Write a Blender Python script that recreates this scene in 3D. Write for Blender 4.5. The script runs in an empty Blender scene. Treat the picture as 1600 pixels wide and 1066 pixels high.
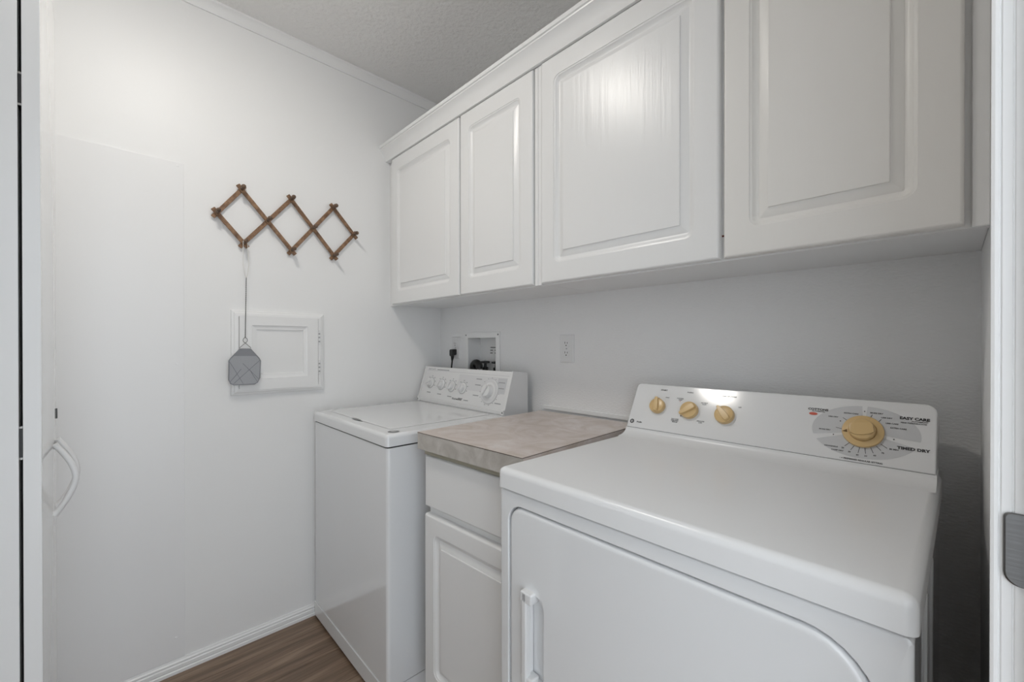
import bpy, bmesh, math, random
from mathutils import Vector, Matrix
random.seed(4)
sc = bpy.context.scene
C = sc.collection
PI = math.pi

# ---------------------------------------------------------------- camera, light, exposure
CAM = Vector((1.9651, -1.3536, 1.2))
def make_camera():
    a, p, r = math.radians(43.874), math.radians(-.1847), math.radians(-.0403)
    F0 = Vector((-math.cos(a), math.sin(a), 0)); R0 = Vector((math.sin(a), math.cos(a), 0)); Z = Vector((0, 0, 1))
    F = F0*math.cos(p) + Z*math.sin(p); U0 = Z*math.cos(p) - F0*math.sin(p)
    R = R0*math.cos(r) + U0*math.sin(r); U = U0*math.cos(r) - R0*math.sin(r)
    cd = bpy.data.cameras.new('camera'); co = bpy.data.objects.new('camera', cd); C.objects.link(co)
    m = Matrix((R, U, -F)).transposed().to_4x4(); m.translation = CAM
    co.matrix_world = m
    cd.sensor_width = 36; cd.lens = 661.29/1600*36
    cd.shift_x = 2.9/1600; cd.shift_y = 8/1600; cd.clip_start = .005
    sc.camera = co
make_camera()

LAMP_STRENGTH = 54.0
WORLD_STRENGTH = 2.6
vs = sc.view_settings
vs.view_transform = 'Standard'; vs.look = 'None'; vs.exposure = 0.0; vs.gamma = 1; vs.use_curve_mapping = False
w = bpy.data.worlds.new('World'); sc.world = w; w.use_nodes = True
w.node_tree.nodes['Background'].inputs[0].default_value = (.86, .93, 1, 1)
w.node_tree.nodes['Background'].inputs[1].default_value = WORLD_STRENGTH

# ---------------------------------------------------------------- materials
MATS = {}
def srgb(r, g, b):
    f = lambda c: (c/12.92 if c <= .04045 else ((c+.055)/1.055)**2.4)
    return (f(r/255), f(g/255), f(b/255), 1)
def mat(name, col, rough=.5, metal=0, spec=.5, coat=0):
    m = bpy.data.materials.new(name); m.use_nodes = True
    b = m.node_tree.nodes['Principled BSDF']
    b.inputs['Base Color'].default_value = col
    b.inputs['Roughness'].default_value = rough
    b.inputs['Metallic'].default_value = metal
    b.inputs['Specular IOR Level'].default_value = spec
    b.inputs['Coat Weight'].default_value = coat
    MATS[name] = m
    return m
def nd(m, t, **kw):
    n = m.node_tree.nodes.new(t)
    for k, v in kw.items():
        if k.startswith('i_'):
            n.inputs[k[2:].replace('_', ' ')].default_value = v
        else: setattr(n, k, v)
    return n
def lk(m, a, b): m.node_tree.links.new(a, b)
def coords(m, scale, kind='Object', rnd=False):
    tc = nd(m, 'ShaderNodeTexCoord'); mp = nd(m, 'ShaderNodeMapping')
    mp.inputs['Scale'].default_value = scale
    lk(m, tc.outputs[kind], mp.inputs['Vector'])
    if rnd:
        oi = nd(m, 'ShaderNodeObjectInfo'); mu = nd(m, 'ShaderNodeMath', operation='MULTIPLY'); mu.inputs[1].default_value = 37
        lk(m, oi.outputs['Random'], mu.inputs[0]); lk(m, mu.outputs[0], mp.inputs['Location'])
    return mp.outputs[0]
def bump(m, vec, scale, strength, dist=.001, detail=3, rough=.5):
    n = nd(m, 'ShaderNodeTexNoise'); n.inputs['Scale'].default_value = scale; n.inputs['Detail'].default_value = detail; n.inputs['Roughness'].default_value = rough
    lk(m, vec, n.inputs['Vector'])
    b = nd(m, 'ShaderNodeBump'); b.inputs['Strength'].default_value = strength; b.inputs['Distance'].default_value = dist
    lk(m, n.outputs['Fac'], b.inputs['Height'])
    lk(m, b.outputs[0], m.node_tree.nodes['Principled BSDF'].inputs['Normal'])
    return n
def ramp(m, fac, stops):
    r = nd(m, 'ShaderNodeValToRGB'); e = r.color_ramp.elements
    while len(e) < len(stops): e.new(.5)
    for x, (p, c) in zip(e, stops): x.position = p; x.color = c
    lk(m, fac, r.inputs[0])
    return r

m = mat('wall_paint', (.90, .90, .895, 1), .42, spec=.35); bump(m, coords(m, (1, 1, 1)), 90, .15, .0014)
m = mat('wall_paint_textured', (.89, .89, .89, 1), .5, spec=.35); bump(m, coords(m, (1, 1, 2.2)), 95, .6, .003, 4)
m = mat('ceiling_paint', (.89, .88, .865, 1), .7, spec=.3); bump(m, coords(m, (1, 1, 1)), 55, 1.0, .007, 3)
m = mat('trim_paint', (.89, .89, .885, 1), .3)
m = mat('board_paint', (.89, .89, .89, 1), .32, spec=.4); bump(m, coords(m, (1, 1, 1)), 40, .06, .001)
m = mat('door_gloss', (.88, .88, .87, 1), .035)
def cabinet_mat(name, col, rough):
    m = mat(name, col, rough)
    v = coords(m, (55, 55, 2.2), rnd=True)
    bump(m, v, 1.6, .45, .0014, 4)
cabinet_mat('cabinet_paint', (.87, .87, .865, 1), .30)
cabinet_mat('cabinet_cream', (.85, .835, .805, 1), .36)
mat('shelf_under', (.87, .87, .87, 1), .4)
mat('enamel', (.85, .86, .87, 1), .07, coat=.5)
m = mat('enamel_top', (.86, .865, .87, 1), .26); bump(m, coords(m, (1, 1, 1)), 260, .05, .0006)
mat('plastic_white', (.82, .82, .82, 1), .3)
mat('console_white', (.83, .835, .84, 1), .11)
mat('console_washer', (.80, .80, .80, 1), .28)
mat('print_grey', srgb(209, 210, 212), .25)
mat('print_grey_light', srgb(222, 222, 223), .3)
mat('print_black', srgb(48, 48, 50), .35)
mat('print_mid', srgb(120, 120, 122), .35)
mat('print_soft', srgb(158, 158, 160), .35)
mat('print_red', srgb(205, 92, 74), .35)
m = mat('knob_beige', srgb(222, 190, 136), .28)
mat('knob_beige_dark', srgb(120, 92, 48), .4)
mat('plastic_grey', srgb(176, 177, 178), .35)
mat('black_plastic', (.012, .012, .012, 1), .4)
mat('dark_gap', (.03, .03, .03, 1), .7)
mat('chrome', (.75, .75, .75, 1), .22, 1)
m = mat('brushed_steel', (.20, .20, .20, 1), .4, 1); bump(m, coords(m, (3, 3, 120)), 3, .3, .0008)
mat('zinc', (.5, .5, .5, 1), .4, 1)
mat('wire', srgb(120, 120, 118), .35, .8)
mat('string', (.78, .76, .72, 1), .7)
m = mat('swatter_mesh', srgb(166, 168, 172), .6)
n = bump(m, coords(m, (1, 1, 1)), 420, .5, .001, 1)
mat('swatter_rim', srgb(138, 140, 144), .6)
mat('swatter_thread', srgb(120, 122, 126), .6)
def wood(name, dark, light, sc_, rough):
    m = mat(name, light, rough)
    n = nd(m, 'ShaderNodeTexNoise', i_Scale=1.0, i_Detail=5.0, i_Roughness=.6)
    lk(m, coords(m, sc_, rnd=True), n.inputs['Vector'])
    r = ramp(m, n.outputs['Fac'], [(.33, dark), (.66, light)])
    lk(m, r.outputs[0], m.node_tree.nodes['Principled BSDF'].inputs['Base Color'])
wood('rack_wood', srgb(104, 76, 55), srgb(158, 124, 94), (60, 60, 60), .5)
wood('rack_peg', srgb(84, 66, 52), srgb(118, 94, 74), (80, 80, 80), .45)
def plank_mat():
    m = mat('floor_plank', srgb(110, 90, 72), .42)
    v = coords(m, (22, 1.6, 1), rnd=True)
    n = nd(m, 'ShaderNodeTexNoise', i_Scale=1.0, i_Detail=6.0, i_Roughness=.62, i_Distortion=.8)
    lk(m, v, n.inputs['Vector'])
    r = ramp(m, n.outputs['Fac'], [(.25, srgb(94, 76, 62)), (.48, srgb(132, 110, 91)), (.66, srgb(160, 138, 118)), (.84, srgb(192, 174, 156))])
    v2 = coords(m, (160, 5, 1), rnd=True)
    n2 = nd(m, 'ShaderNodeTexNoise', i_Scale=1.0, i_Detail=3.0); lk(m, v2, n2.inputs['Vector'])
    mx = nd(m, 'ShaderNodeMixRGB', blend_type='MULTIPLY'); mx.inputs[0].default_value = .55
    r2 = ramp(m, n2.outputs['Fac'], [(.35, (.62, .6, .58, 1)), (.6, (1, 1, 1, 1))])
    lk(m, r.outputs[0], mx.inputs[1]); lk(m, r2.outputs[0], mx.inputs[2])
    lk(m, mx.outputs[0], m.node_tree.nodes['Principled BSDF'].inputs['Base Color'])
    b = nd(m, 'ShaderNodeBump', i_Strength=.25, i_Distance=.0008); lk(m, n2.outputs['Fac'], b.inputs['Height'])
    lk(m, b.outputs[0], m.node_tree.nodes['Principled BSDF'].inputs['Normal'])
plank_mat()
def laminate(name, c1, c2, c3):
    m = mat(name, c2, .33)
    v = coords(m, (1, 1, 1))
    n = nd(m, 'ShaderNodeTexNoise', i_Scale=9.0, i_Detail=7.0, i_Roughness=.62, i_Distortion=1.6); lk(m, v, n.inputs['Vector'])
    r = ramp(m, n.outputs['Fac'], [(.3, c1), (.5, c2), (.68, c3)])
    lk(m, r.outputs[0], m.node_tree.nodes['Principled BSDF'].inputs['Base Color'])
laminate('laminate_top', srgb(194, 180, 166), srgb(213, 201, 194), srgb(225, 217, 213))
laminate('laminate_edge', srgb(172, 166, 158), srgb(193, 188, 181), srgb(211, 206, 201))
mat('laminate_line', srgb(104, 90, 82), .5)
mat('raw_strip', srgb(176, 172, 154), .5)
mat('bumper_brown', srgb(110, 50, 36), .6)
m = bpy.data.materials.new('lamp_glow'); m.use_nodes = True; MATS['lamp_glow'] = m
b = m.node_tree.nodes['Principled BSDF']; b.inputs['Base Color'].default_value = (.9, .9, .88, 1)
b.inputs['Emission Color'].default_value = (1, .955, .89, 1); b.inputs['Emission Strength'].default_value = LAMP_STRENGTH

# ---------------------------------------------------------------- helpers
def box(bm, x0, x1, y0, y1, z0, z1, bev=0, seg=2, only=None):
    vs_ = [bm.verts.new(p) for p in ((x0, y0, z0), (x1, y0, z0), (x1, y1, z0), (x0, y1, z0), (x0, y0, z1), (x1, y0, z1), (x1, y1, z1), (x0, y1, z1))]
    fs = [bm.faces.new([vs_[i] for i in q]) for q in ((3, 2, 1, 0), (4, 5, 6, 7), (0, 1, 5, 4), (1, 2, 6, 5), (2, 3, 7, 6), (3, 0, 4, 7))]
    if bev:
        es = list({e for f in fs for e in f.edges})
        if only: es = [e for e in es if only(e)]
        bmesh.ops.bevel(bm, geom=es, offset=bev, segments=seg, profile=.5, affect='EDGES')
    return bm
def B(*a, **k): return box(bmesh.new(), *a, **k)
def prism(bm, prof, t0, t1, fn):
    """closed profile polygon [(p,q)] swept from t0 to t1; fn(t,p,q)->xyz"""
    a = [bm.verts.new(fn(t0, p, q)) for p, q in prof]; b_ = [bm.verts.new(fn(t1, p, q)) for p, q in prof]
    n = len(prof)
    for i in range(n): bm.faces.new((a[i], a[(i+1) % n], b_[(i+1) % n], b_[i]))
    bm.faces.new(a[::-1]); bm.faces.new(b_)
    return bm
def rrect(x0, x1, z0, z1, r=0, n=5):
    rs = r if isinstance(r, (tuple, list)) else (r,)*4
    out = []
    for (cx, cz, a0), q in zip(((x0, z0, PI), (x1, z0, 1.5*PI), (x1, z1, 0), (x0, z1, .5*PI)), rs):
        sx = 1 if cx == x0 else -1; sz = 1 if cz == z0 else -1
        for i in range(n):
            a = a0 + .5*PI*i/(n-1)
            out.append((cx + sx*q + q*math.cos(a), cz + sz*q + q*math.sin(a)))
    return out
def loft(bm, rings, cap0=True, cap1=True):
    """rings: lists of xyz with equal length"""
    vr = [[bm.verts.new(p) for p in r] for r in rings]
    n = len(vr[0])
    for a, b_ in zip(vr, vr[1:]):
        for i in range(n): bm.faces.new((a[i], a[(i+1) % n], b_[(i+1) % n], b_[i]))
    if cap0: bm.faces.new(vr[0][::-1])
    if cap1: bm.faces.new(vr[-1])
    bmesh.ops.remove_doubles(bm, verts=bm.verts[:], dist=1e-6)
    bmesh.ops.dissolve_degenerate(bm, edges=bm.edges[:], dist=1e-6)
    return bm
def tube(bm, pts, r, n=8, closed=False):
    pts = [Vector(p) for p in pts]; rings = []; N = len(pts)
    rad = r if isinstance(r, (list, tuple)) else [r]*N
    prev = None
    for i, p in enumerate(pts):
        if closed: t = pts[(i+1) % N] - pts[i-1]
        else: t = pts[min(i+1, N-1)] - pts[max(i-1, 0)]
        t.normalize()
        u = (prev - t*prev.dot(t)) if prev is not None else t.orthogonal()
        if u.length < 1e-6: u = t.orthogonal()
        u.normalize(); prev = u; v = t.cross(u)
        rings.append([bm.verts.new(p + (u*math.cos(2*PI*k/n) + v*math.sin(2*PI*k/n))*rad[i]) for k in range(n)])
    rr = rings + ([rings[0]] if closed else [])
    for a, b_ in zip(rr, rr[1:]):
        for k in range(n): bm.faces.new((a[k], a[(k+1) % n], b_[(k+1) % n], b_[k]))
    if not closed: bm.faces.new(rings[0][::-1]); bm.faces.new(rings[-1])
    return bm
def lathe(bm, prof, o, ax, n=24, ang=None, squash=None):
    """prof [(r,h)] around axis ax from o"""
    o = Vector(o); ax = Vector(ax).normalized(); u = ax.orthogonal().normalized(); v = ax.cross(u)
    rings = []
    for r, h in prof:
        rings.append([bm.verts.new(o + ax*h + (u*math.cos(2*PI*k/n) + v*math.sin(2*PI*k/n))*max(r, 1e-5)) for k in range(n)])
    for a, b_ in zip(rings, rings[1:]):
        for k in range(n): bm.faces.new((a[k], a[(k+1) % n], b_[(k+1) % n], b_[k]))
    bm.faces.new(rings[0][::-1]); bm.faces.new(rings[-1])
    bmesh.ops.remove_doubles(bm, verts=bm.verts[:], dist=2e-5)
    return bm
def obj(name, bm, material, parent=None, smooth=True, recalc=True, ang=40):
    if recalc: bmesh.ops.recalc_face_normals(bm, faces=bm.faces[:])
    me = bpy.data.meshes.new(name); bm.to_mesh(me); bm.free()
    me.materials.append(MATS[material])
    if smooth and len(me.polygons):
        me.polygons.foreach_set('use_smooth', [True]*len(me.polygons)); me.set_sharp_from_angle(angle=math.radians(ang))
    o = bpy.data.objects.new(name, me); C.objects.link(o)
    if smooth:
        md = o.modifiers.new('weighted', 'WEIGHTED_NORMAL'); md.keep_sharp = True
    if parent: o.parent = parent
    return o
def tag(o, label, cat, group=None):
    o['label'] = label; o['category'] = cat
    if group: o['group'] = group
    return o
def thing(name, label, cat, loc=(0, 0, 0), rotz=0, group=None):
    o = bpy.data.objects.new(name, None); C.objects.link(o); o.empty_display_size = .05
    o.location = loc; o.rotation_euler = (0, 0, rotz)
    return tag(o, label, cat, group)
def struct(name, bm, m, label=None, **k):
    o = obj(name, bm, m, **k); o['kind'] = 'structure'
    if label: o['label'] = label
    return o
def cut(o, bm):
    """boolean difference, applied at once"""
    bmesh.ops.recalc_face_normals(bm, faces=bm.faces[:])
    me = bpy.data.meshes.new('cutter'); bm.to_mesh(me); bm.free()
    k = bpy.data.objects.new('cutter', me); C.objects.link(k)
    if o.parent: k.parent = o.parent
    mods = [x for x in o.modifiers]
    for x in mods: o.modifiers.remove(x)
    md = o.modifiers.new('b', 'BOOLEAN'); md.operation = 'DIFFERENCE'; md.object = k; md.solver = 'EXACT'
    bpy.context.view_layer.update()
    new = bpy.data.meshes.new_from_object(o.evaluated_get(bpy.context.evaluated_depsgraph_get()))
    o.modifiers.clear(); old = o.data; o.data = new; new.name = o.name
    bpy.data.objects.remove(k); bpy.data.meshes.remove(old)
    new.polygons.foreach_set('use_smooth', [True]*len(new.polygons)); new.set_sharp_from_angle(angle=math.radians(40))
    wn = o.modifiers.new('weighted', 'WEIGHTED_NORMAL'); wn.keep_sharp = True
def copy_part(o, parent, loc=None):
    c = o.copy(); C.objects.link(c); c.parent = parent
    if loc is not None: c.location = loc
    return c
def text_into(bm, s, size, o, ax, ay, align='CENTER', sx=1.0, bold=.00012, shear=0.0):
    cu = bpy.data.curves.new('t', 'FONT'); cu.body = s; cu.size = size; cu.align_x = align; cu.align_y = 'CENTER'
    cu.offset = bold; cu.shear = shear; cu.resolution_u = 2
    to = bpy.data.objects.new('t', cu); C.objects.link(to)
    bpy.context.view_layer.update()
    me = bpy.data.meshes.new_from_object(to.evaluated_get(bpy.context.evaluated_depsgraph_get()))
    bpy.data.objects.remove(to); bpy.data.curves.remove(cu)
    o = Vector(o); ax = Vector(ax); ay = Vector(ay)
    base = [bm.verts.new(o + ax*(v.co.x*sx) + ay*v.co.y) for v in me.vertices]
    for p in me.polygons:
        try: bm.faces.new([base[i] for i in p.vertices])
        except ValueError: pass
    bpy.data.meshes.remove(me)
def quad(bm, o, ax, ay, u0, u1, w0, w1):
    o = Vector(o); ax = Vector(ax); ay = Vector(ay)
    bm.faces.new([bm.verts.new(o + ax*u + ay*w_) for u, w_ in ((u0, w0), (u1, w0), (u1, w1), (u0, w1))])
def raised_door(x0, x1, z0, z1, yf, th, ml, mr, mb, mt, rc=.022):
    """raised-panel door facing -y, routed frame and bevelled centre panel"""
    bm = bmesh.new()
    def R(i, y, r, base=None):
        a = base or (x0, x1, z0, z1)
        return [(x, y, z) for x, z in rrect(a[0]+i, a[1]-i, a[2]+i, a[3]-i, r)]
    pn = (x0+ml, x1-mr, z0+mb, z1-mt)
    rings = [R(0, yf+th, .001), R(0, yf+.006, .001), R(.0022, yf+.0016, .002), R(.006, yf, .003),
             R(0, yf, rc, pn), R(.0006, yf+.0016, rc*.97, pn), R(.0050, yf+.0030, rc*.85, pn), R(.0056, yf+.0044, rc*.83, pn), R(.0110, yf+.0085, rc*.6, pn), R(.0150, yf+.0100, rc*.4, pn),
             R(.0175, yf+.0104, .003, pn), R(.0185, yf+.0095, .001, pn), R(.0360, yf+.0028, .0, pn), R(.0370, yf+.0002, .0, pn), R(.0390, yf-.0003, .0, pn)]
    return loft(bm, rings)

# ---------------------------------------------------------------- the room
RX, RY, RZ = 2.011, -2.4, 2.512     # room extents
fl = struct('floor', B(-.15, 3.4, -2.6, .3, -.06, -.004), 'dark_gap', label='brown wood-look plank floor', smooth=False)
pw = .182
pm = None
for i in range(19):
    off = (i*.47) % 1.22
    y = -2.45 - off
    while y < 0:
        if y + 1.218 > -2.42:
            if pm is None:
                o = obj('plank', B(0, pw-.0012, 0, 1.2188, -.004, 0, .0006, 1), 'floor_plank', fl, smooth=False); pm = o
            else:
                o = copy_part(pm, fl)
            o.location = (-.07 + i*pw, y, 0)
            if y + 1.2188 > .2: o.scale = (1, (.2-y)/1.2188, 1)
        y += 1.22
struct('ceiling', B(-.1, RX+.1, RY-.1, .1, RZ, RZ+.08), 'ceiling_paint', label='white textured ceiling', smooth=False)
struct('wall_left', B(-.1, 0, RY-.1, .1, 0, RZ), 'wall_paint', label='white painted end wall with the lattice rack', smooth=False)
wb = struct('wall_back', B(0, RX+.1, 0, .13, 0, RZ), 'wall_paint_textured', label='white textured wall behind the machines', smooth=False)
HX0, HX1, HZ0, HZ1 = .247, .464, 1.0, 1.237
cut(wb, B(HX0, HX1, -.02, .085, HZ0, HZ1))
wf = struct('wall_front', B(0, RX+.1, RY-.1, RY, 0, RZ), 'wall_paint', smooth=False, label='plain white wall facing the machines')
DY0, DY1, DZ = -1.66, -.835, 2.045       # rough door opening in the right wall
wr = struct('wall_right', B(RX, RX+.11, RY, 0, 0, RZ), 'wall_paint_textured', label='white wall with the doorway beside the dryer', smooth=False)
cut(wr, B(RX-.05, RX+.2, DY0, DY1, -.05, DZ))
wc = struct('wall_closet', B(.0, .36, -1.52, -1.476, 0, RZ), 'wall_paint', label='short partition beside the folding doors', smooth=False)
struct('wall_closet_header', B(.30, .36, RY, -1.52, 2.07, RZ), 'wall_paint', label='wall above the closet opening', smooth=False)
# unseen wall and ceiling added outside the doorway to narrow the world light
struct('wall_light_block', B(RX+.11, 3.4, -.50, -.40, 0, RZ), 'wall_paint', label='unseen white wall added outside the doorway to shape the light', smooth=False)
struct('ceiling_light_block', B(RX+.1005, 3.4, -2.10, -.40, RZ, RZ+.08), 'ceiling_paint', label='unseen white ceiling added outside the doorway to shape the light', smooth=False)
# baseboards
def base_prof(): return [(0, 0), (.0135, 0), (.0135, .011), (.0105, .0135), (.0105, .0155), (.0125, .018), (.0125, .029), (.0085, .0315), (.0085, .0335), (.0100, .036), (.0100, .0395), (.0060, .043), (.0060, .045), (.0045, .049), (0, .049)]
struct('baseboard_left', prism(bmesh.new(), base_prof(), -1.476, 0, lambda t, p, q: (p, t, q)), 'trim_paint', label='white ridged baseboard along the end wall', ang=25)
struct('baseboard_back', prism(bmesh.new(), base_prof(), .0135, RX, lambda t, p, q: (t, -p, q)), 'trim_paint', ang=25)
# ceiling trim
crp = [(0, 2.470), (.006, 2.470), (.008, 2.476), (.014, 2.492), (.022, 2.500), (.026, 2.503), (.026, RZ), (0, RZ)]
struct('trim_1', prism(bmesh.new(), crp, -1.476, 0, lambda t, p, q: (p, t, q)), 'trim_paint', label='thin white crown trim along the end wall', ang=25)
struct('trim_2', prism(bmesh.new(), crp, .027, RX, lambda t, p, q: (t, -p, q)), 'trim_paint', ang=25)
# thin strip standing in for the bounce-lit line where counter meets back wall
struct('trim_bounce_line', B(.765, 1.27, -.007, 0, .9285, .945, .002, 2), 'trim_paint', label='narrow white strip standing in for the bounce-lit line behind the countertop')

# door frame at the right (jamb and casing, strike plate)
d1 = bpy.data.objects.new('door_1', None); C.objects.link(d1); d1['kind'] = 'structure'; d1['label'] = 'white door frame beside the dryer'
jp = lambda t, p, q: (p, q, t)
yj = -.82
jprof = [(1.9885, yj+.001), (1.9905, yj), (1.9925, yj), (1.9932, yj+.0012), (1.9940, yj+.0012), (1.9947, yj), (2.0000, yj), (2.0006, yj+.0010), (2.0014, yj+.0010), (2.002, yj), (2.05, yj), (2.05, yj-.011), (2.085, yj-.011), (2.085, yj), (2.135, yj), (2.135, yj+.0148), (2.0112, yj+.0148), (2.0112, yj+.06), (2.003, yj+.06), (1.996, yj+.054), (1.9935, yj+.03), (1.990, yj+.012), (1.9885, yj+.008)]
obj('jamb', prism(bmesh.new(), jprof, 0.0, 2.03, jp), 'trim_paint', d1, ang=25)
obj('jamb', prism(bmesh.new(), [(1.990, DY0), (1.990, DY0+.015), (2.135, DY0+.015), (2.135, DY0)], 0, 2.03, jp), 'trim_paint', d1, ang=25)
obj('head_jamb', B(1.990, 2.135, DY0+.001, DY1-.001, 2.0305, 2.0445), 'trim_paint', d1)
obj('casing', B(1.992, RX-.0005, DY0-.058, DY0-.001, 0, 2.045, .004), 'trim_paint', d1)
obj('casing', B(1.992, RX-.0005, DY0-.058, DY1+.075, 2.0455, 2.105, .004), 'trim_paint', d1)
# strike plate: curved lip wrapping to the room side
bm = bmesh.new()
pl = rrect(1.9955, 2.040, 1.004, 1.063, (.010, .002, .002, .004), 7)
loft(bm, [[(x, yj-.0002, z) for x, z in pl], [(x, yj-.0022, z) for x, z in pl], [(x+(.0012 if x < 2.01 else -.0012), yj-.0030, z*.98+1.0335*.02) for x, z in pl]])
sp = obj('strike_plate', bm, 'brushed_steel', d1, ang=30); sp['label'] = 'worn grey metal strike plate with a rounded lip'
sp2 = obj('latch_hole', B(2.012, 2.030, yj-.0036, yj-.0028, 1.018, 1.050), 'dark_gap', sp)
for z in (1.012, 1.056): obj('screw', lathe(bmesh.new(), [(.0035, 0), (.0035, .0006), (.002, .0012)], (2.033, yj-.0028, z), (0, -1, 0), 12), 'zinc', sp)

# ---------------------------------------------------------------- ceiling lamp (source of the two highlights)
LX, LY = .805, -1.20
t = thing('ceiling_lamp', 'round frosted dome lamp on the ceiling', 'lamp', (LX, LY, RZ))
obj('lamp_base', lathe(bmesh.new(), [(.118, 0), (.122, -.006), (.120, -.018), (.112, -.022)], (0, 0, 0), (0, 0, 1), 48), 'plastic_white', t)
dome = [(.112, -.0225)] + [(.112*math.cos(a), -.024-.026*math.sin(a)) for a in [i*PI/2/9 for i in range(10)]]
obj('lamp_shade', lathe(bmesh.new(), dome, (0, 0, 0), (0, 0, 1), 48), 'lamp_glow', t)

# ---------------------------------------------------------------- washer
t = thing('washing_machine', 'white top-loading washing machine between the end wall and the counter', 'washer', (.0194, -.6822, 0), math.radians(-.7532))
W, TZ = .681, .908
front_edges = lambda e: abs(e.verts[0].co.z - e.verts[1].co.z) > .05
obj('cabinet', B(0, W, 0, .645, .0735, .862, .012, 4, front_edges), 'enamel', t)
obj('kick_panel', B(-.001, W-.0005, -.003, .64, .014, .0705, .008, 3, front_edges), 'enamel', t)
for u in (.05, W-.05):
    for v in (.05, .59): obj('foot', lathe(bmesh.new(), [(.018, 0), (.018, .010), (.008, .012), (.008, .02)], (u, v, 0), (0, 0, 1), 16), 'black_plastic', t)
obj('seam', B(.004, W-.004, .004, .64, .8615, .868), 'dark_gap', t)
obj('kick_seam', B(.006, W-.006, .006, .638, .0700, .0740), 'dark_gap', t)
tp = obj('top_panel', B(-.003, W+.003, -.004, .652, .8675, TZ, .013, 4, lambda e: min(v.co.z for v in e.verts) > .8676 or abs(e.verts[0].co.z-e.verts[1].co.z) > .02), 'enamel', t)
bm = bmesh.new(); prism(bm, [(.345+.048*math.cos(a), .046+.011*math.sin(a)) for a in [2*PI*i/24 for i in range(24)]], TZ-.016, TZ+.01, lambda q, p, r_: (p, r_, q)); cut(tp, bm)
lid = obj('lid', loft(bmesh.new(), [[(x, y, z) for x, y in rrect(.052+i, .605-i, .050+i, .505-i, .018)] for i, z in ((0, TZ-.0005), (.0, TZ+.0002), (.003, TZ+.0012), (.008, TZ+.0016))]), 'enamel', t)
bm = bmesh.new(); prism(bm, [(.33+.04*math.cos(a), .046+.010*math.sin(a)) for a in [2*PI*i/24 for i in range(24)]], TZ-.016, TZ+.01, lambda q, p, r_: (p, r_, q)); cut(lid, bm)
obj('lid_gap', loft(bmesh.new(), [[(x, y, z) for x, y in rrect(.0495, .6075, .0475, .5075, .020)] for z in (TZ-.0004, TZ+.0003)]), 'print_mid', t)
obj('lid_slot', B(.322, .392, .0405, .0535, TZ-.0100, TZ-.0075, .002), 'black_plastic', t)
bd = obj('badge', lathe(bmesh.new(), [(.019, -.001), (.019, .0006), (.018, .001)], (.648, .040, TZ), (0, 0, 1), 32), 'print_mid', t)
bd['label'] = 'round silver badge on the front corner of the lid'
obj('badge_center', lathe(bmesh.new(), [(.010, .0008), (.010, .0016)], (.648, .040, TZ), (0, 0, 1), 24), 'plastic_grey', bd)
# console, face plane w along (0,.29,.957)
WS, WCs = .05/.1724, .165/.1724
def wp(u, w_, n=0): return (u, .522 + w_*WS - n*WCs, .915 + w_*WCs + n*WS)
cprof = [(.524, TZ), (.524, .9275), wp(0, .019)[1:], wp(0, .174)[1:], (wp(0, .178)[1]+.004, wp(0, .178)[2]), (.650, 1.078), (.654, 1.074), (.654, TZ)]
con = obj('console', prism(bmesh.new(), cprof, .006, .664, lambda q, p, r_: (q, p, r_)), 'console_washer', t)
capp = [(.519, TZ), wp(0, .018, .003)[1:], wp(0, .179, .003)[1:], (wp(0, .181)[1]+.004, wp(0, .181)[2]), (.651, 1.081), (.657, 1.075), (.657, TZ)]
for u0 in (-.004, .6635):
    e = obj('end_cap', prism(bmesh.new(), capp, u0, u0+.0105, lambda q, p, r_: (q, p, r_)), 'plastic_white', con)
obj('trim_strip', B(.018, .655, .5205, .524, .911, .9265, .001), 'plastic_white', con)
for u in (.006, .6645):
    cl = obj('corner_clip', B(u-.009, u+.011 if u < .3 else u+.009, .5155, .524, TZ+.001, .931, .002), 'plastic_white', con)
    obj('screw', lathe(bmesh.new(), [(.0035, 0), (.0035, .001), (.0015, .0014)], (u+.001, .5155, .920), (0, -1, 0), 12), 'print_mid', cl)
AX, AY = Vector((1, 0, 0)), Vector((0, WS, WCs))
NR = Vector((0, -WCs, WS))
def wq(bm, u0, u1, w0, w1, n=.0004): quad(bm, wp(0, 0, n), AX, AY, u0, u1, w0, w1)
bm = bmesh.new(); wq(bm, .31, .648, .079, .150); o = obj('printed_band', bm, 'print_grey_light', con, False); o['label'] = 'light grey printed band'
bm = bmesh.new(); wq(bm, .02, .655, .158, .1595); wq(bm, .59, .646, .081, .147, .0006); obj('printed_panel', bm, 'print_grey', con, False)
kb = .0012
def knob_small(u, w_, ang):
    k = obj('knob', lathe(bmesh.new(), [(.026, 0), (.026, .002), (.0235, .0035), (.0185, .0045), (.0175, .017), (.0155, .0195), (.008, .0205), (.0, .0206)], wp(u, w_), NR, 32), 'plastic_white', con)
    d = AX*math.sin(ang) + AY*math.cos(ang); s = AX*math.cos(ang) - AY*math.sin(ang)
    bm = bmesh.new(); o = Vector(wp(u, w_))
    loft(bm, [[tuple(o + d*a + s*b_ + NR*h) for a, b_ in ((-.016, -.004), (.019, -.004), (.019, .004), (-.016, .004))] for h in (.018, .026)])
    bmesh.ops.bevel(bm, geom=bm.edges[:], offset=.0015, segments=2, affect='EDGES')
    obj('grip', bm, 'plastic_white', k)
    obj('knob_ring', lathe(bmesh.new(), [(.0285, .0002), (.0285, .0012), (.0265, .0012)], wp(u, w_), NR, 32), 'plastic_grey', k)
    return k
for u, w_, an in ((.082, .094, 1.2), (.178, .091, .5), (.267, .088, .4), (.355, .086, .3)): knob_small(u, w_, an)
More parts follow.
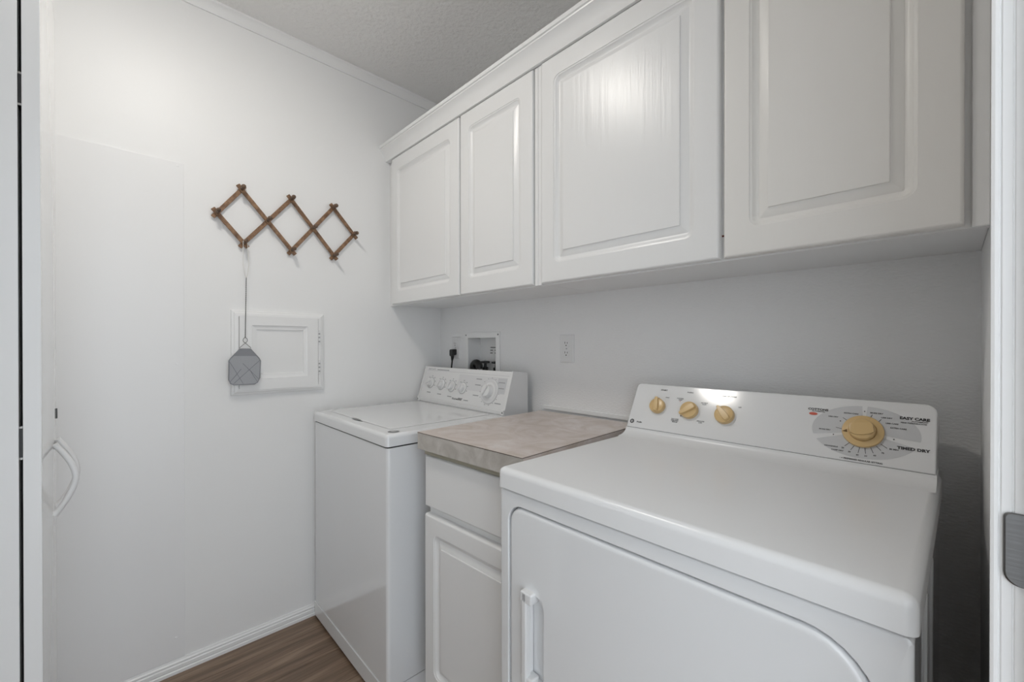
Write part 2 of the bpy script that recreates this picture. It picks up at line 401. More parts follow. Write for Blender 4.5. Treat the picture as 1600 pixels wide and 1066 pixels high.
dl = obj('timer_dial', lathe(bmesh.new(), [(.054, 0), (.054, .003), (.052, .0045), (.030, .006), (.0285, .008), (.0275, .024), (.025, .027), (.012, .028), (0, .0281)], wp(.55, .085), NR, 48), 'plastic_white', con)
obj('dial_scale', lathe(bmesh.new(), [(.0515, .0048), (.0495, .0054), (.041, .0058), (.040, .0052)], wp(.55, .085), NR, 48), 'print_grey_light', dl)
obj('dial_ring', lathe(bmesh.new(), [(.0565, .0003), (.0565, .0014), (.0535, .0014)], wp(.55, .085), NR, 48), 'print_grey', dl)
bm = bmesh.new(); o = Vector(wp(.55, .085)); d = (AX*.45 + AY*.9).normalized(); s = d.cross(NR)
loft(bm, [[tuple(o + d*a + s*b_ + NR*h) for a, b_ in ((-.022, -.0045), (.022, -.0045), (.022, .0045), (-.022, .0045))] for h in (.026, .034)])
bmesh.ops.bevel(bm, geom=bm.edges[:], offset=.002, segments=2, affect='EDGES'); obj('dial_grip', bm, 'plastic_white', dl)
bm = bmesh.new()
text_into(bm, 'KitchenAid', .0135, wp(.329, .031, .0006), AX, AY, bold=.0002, sx=1.22)
obj('lettering', bm, 'print_black', con, False)
bm = bmesh.new()
random.seed(11)
text_into(bm, 'HEAVY DUTY', .010, wp(.062, .165, .0006), AX, AY, sx=1.1)
wq(bm, .11, .215, .1625, .1665, .0006)
for u, w_ in ((.082, .044), (.178, .042), (.267, .038), (.355, .036), (.40, .031)):      # illegible captions, tick groups
    wq(bm, u-.017, u+.017, w_-.002, w_+.002, .0006)
for u, w_ in ((.082, .094), (.178, .091), (.267, .088), (.355, .086)):
    for a in (-1.9, -1.3, -.7, .0, .7, 1.3, 1.9):
        c = wp(u + .036*math.sin(a), w_ + .036*math.cos(a), .0006)
        quad(bm, c, AX, AY, -.0035, .0035, -.002, .002)
for a in [i*.42 for i in range(15)]:
    c = wp(.55 + .0635*math.sin(a), .085 + .0635*math.cos(a)*.95, .0008); quad(bm, c, AX, AY, -.003, .003, -.0012, .0012)
for u, w_ in ((.462, .135), (.462, .108), (.462, .060), (.618, .128), (.618, .103), (.618, .038)): wq(bm, u-.020, u+.020, w_-.002, w_+.002, .0008)
obj('captions', bm, 'print_soft', con, False)['kind'] = 'stuff'

# ---------------------------------------------------------------- base cabinet and countertop
bloc, brot = (.8014, -.6397, 0), math.radians(2.2304)
t = thing('base_cabinet', 'narrow white base cabinet with one drawer under the laminate counter', 'cabinet', bloc, brot)
obj('carcass', B(.010, .441, .045, .600, .10, .871), 'cabinet_paint', t)
obj('face_frame', B(.008, .443, .0425, .046, .10, .871), 'cabinet_paint', t)
obj('top_rail', B(.006, .4445, .0225, .042, .8535, .8725), 'raw_strip', t)['label'] = 'unpainted olive strip under the counter edge'
obj('toe_kick', B(.02, .43, .11, .13, 0, .1), 'cabinet_paint', t)
obj('side_panel', B(.008, .020, .11, .60, 0, .1), 'cabinet_paint', t); obj('side_panel', B(.431, .443, .11, .60, 0, .1), 'cabinet_paint', t)
def slab_front(x0, x1, z0, z1, yf, th):
    return loft(bmesh.new(), [[(x, y, z) for x, z in rrect(x0+i, x1-i, z0+i, z1-i, .001)] for i, y in ((0, yf+th), (0, yf+.009), (.003, yf+.003), (.008, yf))])
obj('drawer_front', slab_front(.006, .445, .688, .851, .021, .021), 'cabinet_paint', t)
obj('cabinet_door', raised_door(.006, .445, .118, .664, .021, .021, .048, .048, .048, .052), 'cabinet_paint', t)
t = thing('countertop', 'pinkish beige mottled laminate countertop between washer and dryer', 'countertop', bloc, brot)
obj('slab', B(0, .4455, .002, .6, .876, .9245), 'laminate_top', t, smooth=False)
obj('front_edge', B(0, .4455, 0, .003, .873, .9232), 'laminate_edge', t, smooth=False)
obj('top_sheet', B(-.0006, .4461, -.0006, .6006, .9232, .9245), 'laminate_line', t, smooth=False)
obj('laminate_surface', B(0, .4455, .0002, .6, .9245, .926, .0004, 1), 'laminate_top', t, smooth=False)

# ---------------------------------------------------------------- dryer
t = thing('clothes_dryer', 'white front-loading clothes dryer with beige control knobs', 'dryer', (1.2526, -.70, 0), math.radians(-1.0))
DW = .686
DOORP = (.031, .655, .30, .842)
RAD = (.06, .075, .075, .036)
bm = bmesh.new()
op = rrect(*DOORP, RAD, 9)
def ins(r, i): return rrect(r[0]+i, r[1]-i, r[2]+i, r[3]-i, tuple(max(q-i, .001) for q in RAD), 9)
outer = lambda i: rrect(0+i, DW-i, .018+i, .8745-i, .006, 9)
loft(bm, [[(x, .64, z) for x, z in outer(0)], [(x, .006, z) for x, z in outer(0)], [(x, .002, z) for x, z in outer(.0015)], [(x, 0, z) for x, z in outer(.005)],
          [(x, 0, z) for x, z in ins(DOORP, -.0055)], [(x, .0015, z) for x, z in ins(DOORP, -.004)], [(x, .018, z) for x, z in ins(DOORP, -.0035)]])
obj('cabinet', bm, 'enamel', t)
dr = obj('door', loft(bmesh.new(), [[(x, y, z) for x, z in ins(DOORP, i)] for i, y in ((0, .0175), (0, .008), (.0008, .0045), (.0030, .0018), (.0065, .0004), (.0105, 0))]), 'enamel', t)
HP = (.078, .134, .490, .672)
bm = bmesh.new(); q = rrect(HP[0], HP[1], HP[2], HP[3], (.006, .022, .022, .006), 7)
loft(bm, [[(x, y, z) for x, z in q] for y in (-.01, .0145)]); cut(dr, bm)
bm = bmesh.new()
hx = lambda pts, z0, z1: prism(bm, pts, z0, z1, lambda tt, p, r_: (p, r_, tt))
prof = [(-.0125, .083), (-.015, .0855), (-.015, .0945), (-.0125, .097), (-.002, .097), (.004, .092), (.012, .092), (.012, .083)]
hx([(b_, a) for a, b_ in prof], .482, .676)
hn = obj('handle', bm, 'plastic_white', dr, ang=30); hn['label'] = 'white vertical pull bar over a recessed pocket'
obj('handle_mount', B(.078, .111, -.015, .013, .655, .678, .004, 3), 'plastic_white', hn)
obj('handle_mount', B(.078, .111, -.013, .013, .482, .500, .004, 3), 'plastic_white', hn)
for u in (.06, DW-.06):
    for v in (.06, .58): obj('foot', lathe(bmesh.new(), [(.018, 0), (.018, .012), (.008, .014), (.008, .02)], (u, v, 0), (0, 0, 1), 16), 'black_plastic', t)
obj('seam', B(.005, DW-.005, .005, .63, .874, .880), 'dark_gap', t)
dtop = obj('top_panel', B(-.004, DW+.004, -.006, .655, .8785, .923, .014, 5, lambda e: min(v.co.z for v in e.verts) > .8786 or abs(e.verts[0].co.z-e.verts[1].co.z) > .02), 'enamel_top', t)
obj('side_rib', B(DW-.002, DW+.0035, .16, .172, .05, .86, .002), 'enamel', t)
obj('side_rib', B(DW-.002, DW+.0035, .30, .312, .05, .86, .002), 'enamel', t)
cove = [(.478, .9225)] + [(.486 + .040*math.sin(a), .9445 - .0215*math.cos(a)) for a in [i*PI/2/8 for i in range(9)]] + [(.60, .9445), (.60, .9225)]
obj('console_base', prism(bmesh.new(), cove, .000, DW, lambda q_, p, r_: (q_, p, r_)), 'enamel_top', t, ang=30)
dS, dC = .0715/.148, .1296/.148
def dp(u, w_, n=0): return (u, .525 + w_*dS - n*dC, .9455 + w_*dC + n*dS)
bm = bmesh.new()
def cr(i, n): return [dp(u, w_, n) for u, w_ in rrect(.001+i, DW-.001-i, .0005+i*.3, .149-i, (.002, .002, .018, .012), 7)]
loft(bm, [cr(.0, -.072), cr(0, -.005), cr(.0012, -.0016), cr(.004, 0)])
con = obj('console', bm, 'console_white', t)
obj('console_seam', B(.003, DW-.003, .527, .60, .9440, .9462), 'print_mid', con)
AY = Vector((0, dS, dC)); NR = Vector((0, -dC, dS))
def ellipse_sector(bm, c, a0, a1, ra, rb, ri, gap, n=28):
    """sector of an ellipse, cut back by gap from the dividing lines"""
    for i in range(n):
        q0, q1 = a0 + (a1-a0)*i/n, a0 + (a1-a0)*(i+1)/n
        def pt(r, q):
            x, y = ra*math.cos(q), rb*math.sin(q)
            if r is not None: h = r/math.hypot(x, y); x, y = x*h, y*h
            return dp(c[0]+x, c[1]+y, .0004)
        bm.faces.new([bm.verts.new(p) for p in (pt(ri, q0), pt(None, q0), pt(None, q1), pt(ri, q1))])
EC = (.5700, .0710)
bm = bmesh.new()
R_ = math.radians
for a0, a1 in ((93, 197), (-8, 87), (-152, -22)): ellipse_sector(bm, EC, R_(a0), R_(a1), .0925, .0605, .030, 0)
o = obj('dial_print', bm, 'print_grey', con, False); o['label'] = 'grey printed oval split into three fields around the timer'
def tx(s, size, u, w_, **k): text_into(bm, s, size, dp(u, w_, .0007), AX, AY, **k)
for s_, z_, u, w_, k in (('COTTONS', .0072, .485, .1140, dict(sx=1.15, bold=.0003)), ('EASY CARE', .0082, .651, .1120, dict(sx=1.12, bold=.0004)),
                         ('TIMED DRY', .0082, .651, .0455, dict(sx=1.15, bold=.0004)), ('START', .0060, .095, .1307, dict(sx=1.2, bold=.0002))):
    bm = bmesh.new(); tx(s_, z_, u, w_, **k); obj('lettering', bm, 'print_black', con, False)
bm = bmesh.new()
tx('AUTOMATIC', .0036, .486, .1090, sx=1.2)
tx('AUTOMATIC', .0036, .659, .1062, sx=1.2)
tx('PERM PRESS/DELICATES', .0038, .6500, .1018, sx=1.0)
tx('\u2022 = PREFERRED REGULAR SETTING', .0046, .5700, .0058, sx=1.02)
for s_, u, w_ in (('MORE DRY', .502, .0667), ('LESS DRY', .515, .0998), ('EXTRA CARE', .547, .1115), ('MORE DRY', .5905, .1173), ('LESS DRY', .6075, .1085), ('LESS CARE', .6165, .0967), ('EXTRA CARE', .6270, .0873),
                  ('DEWRINKLE', .5170, .0290), ('DAMP DRY', .5290, .0215)): tx(s_, .0040, u, w_, sx=1.1)
for s_, u, w_ in (('20', .538, .0285), ('30', .550, .0216), ('40', .564, .0170), ('50', .578, .0174), ('60', .5925, .0212), ('70', .605, .0290), ('80 MIN', .622, .0400)): tx(s_, .0046, u, w_)
tx('FABRIC', .0050, .176, .1298, sx=1.15); tx('END OF CYCLE', .0046, .284, .1276, sx=1.15)
tx('START', .0038, .111, .1075); tx('OFF', .0042, .315, .0990)
tx('COTTONS', .0042, .150, .1085); tx('HIGH', .0042, .1515, .1040)
tx('NO HEAT', .0042, .222, .1015); tx('FLUFF', .0042, .2225, .0970)
tx('EASY CARE', .0042, .149, .0435); tx('PERM PRESS', .0042, .149, .0390); tx('MEDIUM', .0042, .150, .0345)
tx('DELICATES', .0042, .222, .0465); tx('LOW', .0042, .222, .0420)
for a0, a1 in (((.533, .0998), (.544, .0917)), ((.522, .0747), (.534, .0725)), ((.5835, .1137), (.580, .1012)), ((.599, .1043), (.592, .094)), ((.6115, .0407), (.601, .0483)),
               ((.602, .034), (.594, .0425)), ((.590, .026), (.585, .0375)), ((.5775, .0225), (.5755, .036)), ((.565, .022), (.567, .036)), ((.552, .0265), (.558, .0378)), ((.541, .0335), (.5495, .0430))):      # tick marks
    p, q = Vector(dp(*a0, .0007)), Vector(dp(*a1, .0007)); d = q - p; n_ = NR.cross(d).normalized()
    quad(bm, p, d, n_, 0, 1, -.0005, .0005)
for u, w_ in ((.570, .1195), (.519, .0570), (.621, .0622), (.529, .0909)):
    quad(bm, dp(u, w_, .0007), AX, AY, -.0011, .0011, -.0011, .0011)
tx('Profile', .0066, .0405, .0190, shear=.3)
obj('captions', bm, 'print_black', con, False)['kind'] = 'stuff'
bm = bmesh.new()
pts = [(math.cos(2*PI*i/20), math.sin(2*PI*i/20)) for i in range(20)]
bm.faces.new([bm.verts.new(dp(.4765 + .0085*a, .1025 + .0036*b_, .0007)) for a, b_ in pts])
obj('red_mark', bm, 'print_red', con, False); bm = bmesh.new()
bm.faces.new([bm.verts.new(dp(.1515 + .0014*a, .0995 + .0011*b_, .0007)) for a, b_ in pts])
obj('red_mark', bm, 'print_red', con, False)
# round monogram emblem
bm = bmesh.new()
for i in range(20):
    a, b_ = pts[i], pts[(i+1) % 20]
    bm.faces.new([bm.verts.new(dp(.0165 + r*p[0], .0195 + r*p[1], .0007)) for r, p in ((.0038, a), (.0068, a), (.0068, b_), (.0038, b_))])
text_into(bm, 'GE', .0052, dp(.0165, .0195, .0007), AX, AY, shear=.2)
obj('emblem', bm, 'print_black', con, False)
def dknob(u, w_, r, ang, tip=True):
    k = obj('knob', lathe(bmesh.new(), [(r, 0), (r, .010), (r*.96, .013), (r*.80, .0145), (r*.3, .015), (0, .0151)], dp(u, w_, .0004), NR, 36), 'knob_beige', con)
    d = AX*math.sin(ang) + AY*math.cos(ang); s = AX*math.cos(ang) - AY*math.sin(ang); o = Vector(dp(u, w_))
    bm = bmesh.new()
    P = [(-.86, -.25), (-.5, -.34), (.3, -.30), (.86, -.20), (1.10, -.10), (1.10, .10), (.86, .20), (.3, .30), (-.5, .34), (-.86, .25)]
    loft(bm, [[tuple(o + d*(a*r*f_) + s*(b_*r*f_) + NR*h) for a, b_ in P] for f_, h in ((1, .010), (1, .0185), (.96, .0208), (.85, .0218))])
    obj('grip', bm, 'knob_beige', k, ang=50)
    bm = bmesh.new(); loft(bm, [[tuple(o + d*(r*1.16+a*.0018) + s*(b_*.0018) + NR*h) for a, b_ in ((-1, -1), (1, -1), (1, 1), (-1, 1))] for h in (.0005, .0016)])
    obj('pointer', bm, 'knob_beige_dark', k)
    obj('knob_base_ring', lathe(bmesh.new(), [(r*1.22, .0001), (r*1.22, .0007), (r*1.1, .0007)], dp(u, w_), NR, 36), 'console_white', k)  # flat ring around the knob in the console's own white
    return k
dknob(.0885, .0760, .0230, -.15); dknob(.186, .0735, .0245, -2.25); dknob(.282, .0715, .0245, -.75)
k = obj('timer_dial', lathe(bmesh.new(), [(.036, 0), (.0365, .004), (.0355, .0065), (.0265, .0095), (.0245, .0095), (.0238, .0085), (.0232, .0095), (.0232, .0165), (.0218, .0195), (.015, .0215), (0, .0218)], dp(*EC, .0004), NR, 48), 'knob_beige', con)
d = (AX*-.985 + AY*-.17).normalized(); s = d.cross(NR); o = Vector(dp(*EC))
bm = bmesh.new(); loft(bm, [[tuple(o + d*a + s*b_ + NR*h) for a, b_ in ((.0345, 0), (.0262, -.0034), (.0262, .0034))] for h in (.0085, .0105)])
obj('pointer', bm, 'knob_beige_dark', k)
bm = bmesh.new()
P = [(-.90, -.36), (-.6, -.56), (0, -.66), (.6, -.56), (.90, -.36), (.90, .36), (.6, .56), (0, .66), (-.6, .56), (-.90, .36)]
loft(bm, [[tuple(o + d*(a*.0232*f_) + s*(b_*.0232*f_) + NR*h) for a, b_ in P] for f_, h in ((1, .015), (1, .0215), (.95, .0240), (.8, .0248))])
obj('dial_grip', bm, 'knob_beige', k, ang=50)

# ---------------------------------------------------------------- upper cabinets
def upper(name, label, x0, x1, doors, extra=None):
    t = thing(name, label, 'cabinet', (x0, 0, 1.395))
    w_ = x1 - x0; z = lambda v: v - 1.395; xx = lambda v: v - x0
    obj('carcass', B(0.0005, w_-.0005, -.286, -.001, z(1.401), z(2.16)), 'shelf_under', t)
    bm = bmesh.new()
    xs = sorted([0.0005, w_-.0005])
    box(bm, 0.0005, w_-.0005, -.305, -.2862, z(1.395), z(1.43)); box(bm, 0.0005, w_-.0005, -.305, -.2862, z(2.085), z(2.16))
    box(bm, .0005, .032, -.305, -.2862, z(1.4301), z(2.0849)); box(bm, w_-.032, w_-.0005, -.305, -.2862, z(1.4301), z(2.0849))
    mid = xx((doors[0][1] + doors[1][0])/2); box(bm, mid-.02, mid+.02, -.305, -.2862, z(1.4301), z(2.0849))
    obj('face_frame', bm, 'cabinet_paint', t)
    for a, b_, m_ in doors:
        d = obj('cabinet_door', raised_door(xx(a), xx(b_), z(1.399), z(2.114), -.3255, .0198, .054, .056, .060, .064), m_, t)
    if extra: extra(t, xx, z)
    return t
def ex1(t, xx, z):
    obj('filler_strip', B(xx(1.0085), xx(1.0225), -.3195, -.305, z(1.395), z(2.114), .001, 1), 'cabinet_paint', t)
def ex2(t, xx, z):
    obj('filler_strip', B(xx(1.0235), xx(1.038), -.3195, -.305, z(1.395), z(2.114), .001, 1), 'cabinet_paint', t)
    obj('filler_strip', B(xx(1.9895), xx(2.0100), -.3125, -.305, z(1.3955), z(2.114), .001, 1), 'cabinet_paint', t)
    b_ = obj('bumper', B(xx(1.5935), xx(1.6005), -.3055, -.3035+.0005-.004, z(1.452), z(1.456)), 'bumper_brown', t)
upper('wall_cabinet', 'white wall cabinet with two raised-panel doors above the washer', 0.0, 1.023, [(.050, .5975, 'cabinet_paint'), (.6075, 1.003, 'cabinet_paint')], ex1)
upper('wall_cabinet', 'wall cabinet above the dryer with one white and one cream-tinted door', 1.023, 2.0108, [(1.0405, 1.593, 'cabinet_paint'), (1.6025, 1.981, 'cabinet_cream')], ex2)
mp_ = [(-.305, 2.1165), (-.330, 2.1165), (-.3315, 2.122), (-.334, 2.126), (-.3355, 2.133), (-.3400, 2.145), (-.3470, 2.157), (-.3560, 2.165), (-.3585, 2.167), (-.3595, 2.171), (-.3640, 2.173), (-.3640, 2.186), (-.305, 2.186)]
tag(obj('crown_molding', prism(bmesh.new(), mp_, .0005, 2.0108, lambda q_, p, r_: (q_, p, r_)), 'trim_paint', ang=28), 'long white crown molding along the top of the wall cabinets', 'molding')

# ---------------------------------------------------------------- end wall: panel, hatch, rack, swatter
t = thing('wall_panel', 'tall flat white board fastened flush on the end wall', 'panel', (0, -1.15, .05))
obj('board', B(0, .0052, -.322, .012, 0, 1.818, .0010, 2), 'board_paint', t)
for y, z in ((-.006, 1.805), (-.010, 1.08), (-.014, .079)):
    obj('nail_head', lathe(bmesh.new(), [(.0045, .0045), (.0045, .0060), (.002, .0068)], (0, y, z), (1, 0, 0), 12), 'board_paint', t)
t = thing('access_hatch', 'small white hinged access hatch with a molded frame on the end wall', 'hatch', (0, -.815, 1.0))
HY0, HY1 = -.177, .177
def hring(i, x, r=.0005): return [(x, y, z) for y, z in rrect(HY0+i, HY1-i, 0+i, .338-i, r, 3)]
bm = bmesh.new(); loft(bm, [hring(0, 0), hring(0, .009), hring(.002, .011), hring(.008, .0125), hring(.011, .0155), hring(.018, .0175), hring(.0225, .018), hring(.025, .017), hring(.0255, .006)])
obj('frame', bm, 'trim_paint', t, ang=25)
def dring(i, x): return [(x, y, z) for y, z in rrect(-.1505+i, .1508-i, .0165+i, .3185-i, .0005, 3)]
def pring(i, x): return [(x, y, z) for y, z in rrect(-.107+i, .107-i, .064+i, .280-i, .0005, 3)]
bm = bmesh.new(); loft(bm, [dring(0, .0045), dring(0, .0165), dring(.0015, .018), pring(0, .018), pring(.001, .0150), pring(.009, .0130), pring(.017, .0125), pring(.018, .0085), pring(.0195, .008)])
hd = obj('hatch_door', bm, 'trim_paint', t, ang=25)
for z0 in (.067, .199):
    hg = obj('hinge', tube(bmesh.new(), [(.0195, .1545, z0), (.0195, .1545, z0+.066)], .0035, 10), 'plastic_white', t)
    obj('hinge_leaf', B(.0178, .0192, .150, .160, z0+.006, z0+.06), 'plastic_white', hg)
    for zz in (.016, .034, .05): obj('knuckle_gap', tube(bmesh.new(), [(.0195, .1545, z0+zz-.003), (.0195, .1545, z0+zz+.003)], .0038, 10), 'plastic_grey', hg)

J = dict(A=(-1.038, 1.707), B=(-.956, 1.817), C=(-.949, 1.605), D=(-.864, 1.712), E=(-.774, 1.82), F=(-.772, 1.603), G=(-.685, 1.714), H=(-.596, 1.824), I=(-.594, 1.606), J=(-.501, 1.718))
t = thing('peg_rack', 'brown wooden accordion peg rack hung on the end wall', 'rack', (0, -.77, 1.6))
off = Vector((0, -.77, 1.6))
def slat(a, b_, x0, wid=.0155, th=.0065, over=.021):
    pa, pb = Vector((0, *J[a])) - off, Vector((0, *J[b_])) - off
    d = (pb - pa).normalized(); n_ = Vector((0, -d.z, d.y)); pa = pa - d*over; pb = pb + d*over
    bm = bmesh.new(); ends = []
    for p in (pa, pb):
        ends.append([tuple(p + n_*(s*wid/2) + Vector((x, 0, 0))) for s, x in ((-1, x0), (1, x0), (1, x0+th), (-1, x0+th))])
    loft(bm, ends); bmesh.ops.bevel(bm, geom=bm.edges[:], offset=.0011, segments=1, affect='EDGES')
    obj('slat', bm, 'rack_wood', t)
for a, b_ in (('A', 'B'), ('C', 'E'), ('F', 'H'), ('I', 'J')): slat(a, b_, .006)
for a, b_ in (('A', 'C'), ('B', 'F'), ('E', 'I'), ('H', 'J')): slat(a, b_, .0128)
for k, (y, z) in J.items():
    o = Vector((0, y, z)) - off
    obj('peg', lathe(bmesh.new(), [(.0065, .0), (.0065, .034), (.0055, .037), (.0055, .041), (.0075, .045), (.0085, .050), (.0075, .055), (.004, .058), (0, .0585)], o, (1, 0, .06), 14), 'rack_peg', t)

t = thing('fly_swatter', 'grey mesh fly swatter hanging by a wire from the lattice rack', 'fly swatter', (0, -.945, 1.04))
XS = .036
def fx(y, z, x=XS):     # measured at x=.02, moved onto the plane of the swatter
    k = (CAM.x - x)/(CAM.x - .02)
    return (x, CAM.y + (y-CAM.y)*k + .945, CAM.z + (z-CAM.z)*k - 1.04)
outl = [(-.964, 1.184), (-.928, 1.184), (-.898, 1.146), (-.893, 1.136), (-.896, 1.066), (-.904, 1.049), (-.914, 1.043), (-.986, 1.044), (-.996, 1.050), (-1.002, 1.064), (-1.001, 1.138), (-.996, 1.147)]
P3 = [Vector(fx(y, z)) for y, z in outl]
bm = bmesh.new(); loft(bm, [[tuple(p + Vector((x, 0, 0))) for p in P3] for x in (-.0008, .0008)])
hdm = obj('swatter_head', bm, 'swatter_mesh', t)
obj('rim', tube(bmesh.new(), P3, .0022, 6, True), 'swatter_rim', hdm)
bm = bmesh.new(); top = [Vector(fx(y, z)) for y, z in ((-.964, 1.182), (-.928, 1.182), (-.906, 1.155), (-.986, 1.157))]
loft(bm, [[tuple(p + Vector((x, 0, 0))) for p in top] for x in (-.0012, .0013)]); obj('top_binding', bm, 'swatter_rim', hdm)
for a, b_ in (((-1.0, 1.136), (-.953, 1.045)), ((-.955, 1.127), (-.899, 1.062)), ((-.895, 1.138), (-.989, 1.045)), ((-.93, 1.099), (-.905, 1.052)), ((-.998, 1.055), (-.96, 1.105))):
    p, q = Vector(fx(*a)), Vector(fx(*b_)); obj('stitch', tube(bmesh.new(), [p + Vector((.001, 0, 0)), q + Vector((.001, 0, 0))], .0007, 5), 'swatter_thread', hdm)
# wire: V from head, small loop, twisted shaft, open hanging loop
pegz = J['C'][1]
lp = [fx(-.966, 1.188), fx(-.947, 1.207)] + [fx(-.946+.0075*math.sin(a), 1.219-.010*math.cos(a)) for a in [i*2*PI/12 for i in range(1, 12)]] + [fx(-.945, 1.207), fx(-.926, 1.188)]
wv = obj('wire_loop', tube(bmesh.new(), lp, .0011, 6), 'wire', t)
N = 120
bm = bmesh.new()
A0, A1 = Vector(fx(-.946, 1.229)), Vector(fx(-.942, 1.468))
for ph in (0, PI):
    tube(bm, [A0 + (A1-A0)*(i/N) + Vector((math.cos(ph+i*.8), math.sin(ph+i*.8), 0))*.0009 for i in range(N+1)], .0009, 5)
obj('handle', bm, 'wire', t)
bm = bmesh.new()
pk = [A1, A1+Vector((.002, -.006, .012)), A1+Vector((.0035, -.0115, .05)), Vector((.040, J['C'][0]-.0075+.945, pegz-1.04-.02)), Vector((.040, J['C'][0]-.0072+.945, pegz-1.04+.004)), Vector((.040, J['C'][0]+.945, pegz-1.04+.0105)), Vector((.040, J['C'][0]+.0072+.945, pegz-1.04+.004)), Vector((.040, J['C'][0]+.0085+.945, pegz-1.04-.02)), A1+Vector((.0035, .008, .05)), A1+Vector((.002, .004, .012)), A1]
tube(bm, pk, .0011, 6); obj('hanging_loop', bm, 'string', t)

# ---------------------------------------------------------------- back wall: outlets, plug, supply box
def outlet(name, label, x, z, grp=None):
    t = thing(name, label, 'outlet', (x, 0, z))
    pl = obj('cover_plate', loft(bmesh.new(), [[(a, y, b_) for a, b_ in rrect(-.035+i, .035-i, -.057+i, .057-i, .003)] for i, y in ((0, 0), (0, -.003), (.002, -.0055), (.004, -.006))]), 'plastic_white', t)
    for s in (-1, 1):
        r = obj('receptacle', loft(bmesh.new(), [[(a, y, s*.0195+b_) for a, b_ in rrect(-.0165+i, .0165-i, -.014+i, .014-i, .010)] for i, y in ((0, -.0055), (0, -.0078), (.0008, -.0084))]), 'plastic_white', pl)
        for u, h in ((-.006, .008), (.006, .0065)): obj('slot', B(u-.0011, u+.0011, -.0088, -.0083, s*.0195+.0005, s*.0195+.0005+h), 'dark_gap', r)
        obj('ground_hole', lathe(bmesh.new(), [(.0026, 0), (.0026, .0004)], (0, -.0084, s*.0195-.0065), (0, -1, 0), 12), 'dark_gap', r)
    obj('screw', lathe(bmesh.new(), [(.003, 0), (.003, .0006), (.0015, .0012)], (0, -.006, 0), (0, -1, 0), 12), 'plastic_grey', pl)
    return t
outlet('wall_outlet', 'white double wall outlet above the countertop', .8915, 1.184)
outlet('wall_outlet', 'white double wall outlet with a black plug, beside the supply box', .144, 1.184)
t = thing('power_cord', 'black power plug and cord dropping behind the washer', 'cord', (.144, -.0084, 1.164))
bm = bmesh.new()
loft(bm, [[(a, y, b_) for a, b_ in pr] for y, pr in ((-.0005, rrect(-.015, .015, -.017, .013, .006)), (-.016, rrect(-.016, .016, -.021, .013, .007)), (-.026, rrect(-.014, .014, -.024, .011, .007)))])
pb_ = obj('plug', bm, 'black_plastic', t)
obj('strain_relief', tube(bmesh.new(), [(0, -.016, -.014), (0, -.017, -.03), (-.002, -.018, -.048)], [.011, .0085, .0045], 10), 'black_plastic', pb_)
obj('cord', tube(bmesh.new(), [(-.001, -.0175, -.04), (-.002, -.018, -.055), (-.007, -.018, -.085), (-.013, -.017, -.11), (-.016, -.015, -.16), (-.012, -.013, -.22)], .0040, 8), 'black_plastic', t)

t = thing('supply_box', 'recessed white washer supply box in the wall behind the washer', 'utility box', (.36, 0, 1.0))
bx = .36
def bring(x0, x1, z0, z1, y): return [(x-bx, y, z-1.0) for x, z in rrect(x0, x1, z0, z1, .0005, 3)]
bm = bmesh.new()
O = (.226, .490, .975, 1.262); I = (HX0+.003, HX1-.003, HZ0+.003, HZ1-.003)
loft(bm, [bring(*O, -.0003), bring(*O, -.004), bring(O[0]+.002, O[1]-.002, O[2]+.002, O[3]-.002, -.006), bring(I[0]-.002, I[1]+.002, I[2]-.002, I[3]+.002, -.006), bring(*I, -.004), bring(*I, .078)], cap0=False)
bxo = obj('box', bm, 'trim_paint', t, recalc=True)
for x in (.236, .480): obj('screw', lathe(bmesh.new(), [(.0042, 0), (.0042, .0008), (.002, .0016)], (x-bx, -.006, .249), (0, -1, 0), 12), 'print_mid', t)
bm = bmesh.new()
for k, (a, b_) in enumerate(((.012, .062), (.010, .030), (.010, .028))): quad(bm, (-.030, .0770, .186-.014*k), (1, 0, 0), (0, 0, 1), a-.01, b_-.01, -.0025, .0025)
for k in (1, 2): quad(bm, (-.030, .0770, .186-.014*k), (1, 0, 0), (0, 0, 1), .034, .056, -.0025, .0025)
obj('printed_lines', bm, 'print_mid', t, False)
arc = [(.302-.024*math.cos(a), .008, 1.084+.024*math.sin(a)) for a in [i*PI/10 for i in range(11)]]
t = thing('drain_hose', 'thick black drain hose hooked inside the supply box', 'hose', (.3, .008, 1.0035))
obj('hose', tube(bmesh.new(), [(x-.3, y-.008, z-1.0035) for x, y, z in [(.278, .008, 1.0035), (.278, .008, 1.05)] + arc + [(.326, .008, 1.080)]], .0185, 16), 'black_plastic', t)
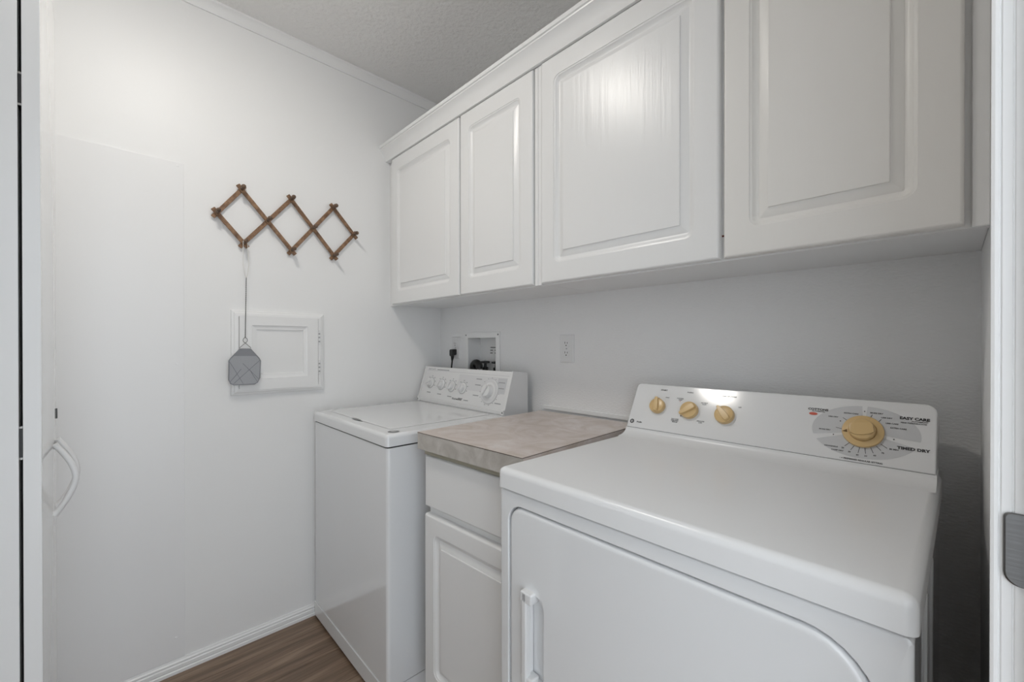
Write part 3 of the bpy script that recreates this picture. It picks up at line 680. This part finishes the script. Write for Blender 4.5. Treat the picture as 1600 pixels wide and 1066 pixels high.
def valve(x, label):
    t = thing('water_valve', label, 'valve', (x, .052, 1.0035))
    obj('valve_body', lathe(bmesh.new(), [(.014, 0), (.014, .05), (.010, .052), (.010, .066), (.015, .068), (.015, .082), (.008, .085), (.006, .104)], (0, 0, 0), (0, 0, 1), 16), 'black_plastic', t)
    obj('spout', tube(bmesh.new(), [(0, 0, .06), (0, -.022, .06), (0, -.026, .05), (0, -.026, .0)], .009, 10), 'black_plastic', t)
    bm = bmesh.new(); n = 40; rings = []
    for sc_, h in ((.55, .102), (1, .104), (1, .112), (.6, .115)):
        rings.append([((.0215+.003*math.cos(5*2*PI*k/n))*sc_*math.cos(2*PI*k/n), (.0215+.003*math.cos(5*2*PI*k/n))*sc_*math.sin(2*PI*k/n), h) for k in range(n)])
    loft(bm, rings); hw = obj('wheel_handle', bm, 'black_plastic', t)
    obj('cap', lathe(bmesh.new(), [(.005, .114), (.005, .117), (.002, .119)], (0, 0, 0), (0, 0, 1), 12), 'zinc', hw)
    return t
valve(.320, 'dark water valve with wheel handle beside the drain hose'); valve(.404, 'dark water valve with wheel handle at the edge of the supply box')

# ---------------------------------------------------------------- folding closet door at the left
t = thing('folding_door', 'glossy white folding closet door standing folded beside the end wall', 'door', (.38, -1.441, 0))
L = .35
lf1 = obj('door_leaf', B(0, L, -.0245, 0, .012, 2.03, .0015, 2), 'door_gloss', t)
lf2 = obj('door_leaf', B(0, L, -.058, -.0295, .012, 2.03, .0015, 2), 'door_gloss', t)
for u in (.02, L-.02): obj('pivot', lathe(bmesh.new(), [(.006, 0), (.006, .013)], (u, -.0437, 0), (0, 0, 1), 12), 'zinc', lf2)
for z0 in (1.659, .98, .28):
    hg = obj('hinge', B(L-.0275, L-.0012, -.0292, -.0248, z0, z0+.062), 'black_plastic', t)
    for zz in (z0, z0+.060): obj('hinge_pin', tube(bmesh.new(), [(L-.001, -.027, zz), (L-.001, -.027, zz+.004)], .0028, 8), 'chrome', hg)
for lf, y0, y1 in ((lf1, -.0243, -.0002), (lf2, -.0578, -.0297)): obj('edge_strip', B(L-.0008, L+.0008, y0, y1, .0125, 2.0295, .0005, 1), 'trim_paint', lf)
obj('gap_shade', B(.004, L-.03, -.0290, -.0250, .02, 2.02), 'dark_gap', t)  # dark sheet painting the shade between the two folded leaves
def bow(u):
    z0, z1 = .793, .962; zm = (z0+z1)/2; hh = (z1-z0)/2; pr = .036
    pts = []; rad = []
    for i in range(21):
        a = -1 + 2*i/20
        yy = pr*(1 - abs(a)**1.7)
        pts.append((u, .002 + yy, zm + hh*a)); rad.append(.0062 + (.0015 if abs(a) > .9 else 0))
    h = obj('pull_handle', tube(bmesh.new(), pts, rad, 10), 'plastic_white', lf1); h['label'] = 'white bow-shaped pull handle'
bow(.020); bow(.100)
lt = obj('latch', B(-.004, .002, -.006, .0022, 1.012, 1.038, .001, 1), 'black_plastic', lf1)
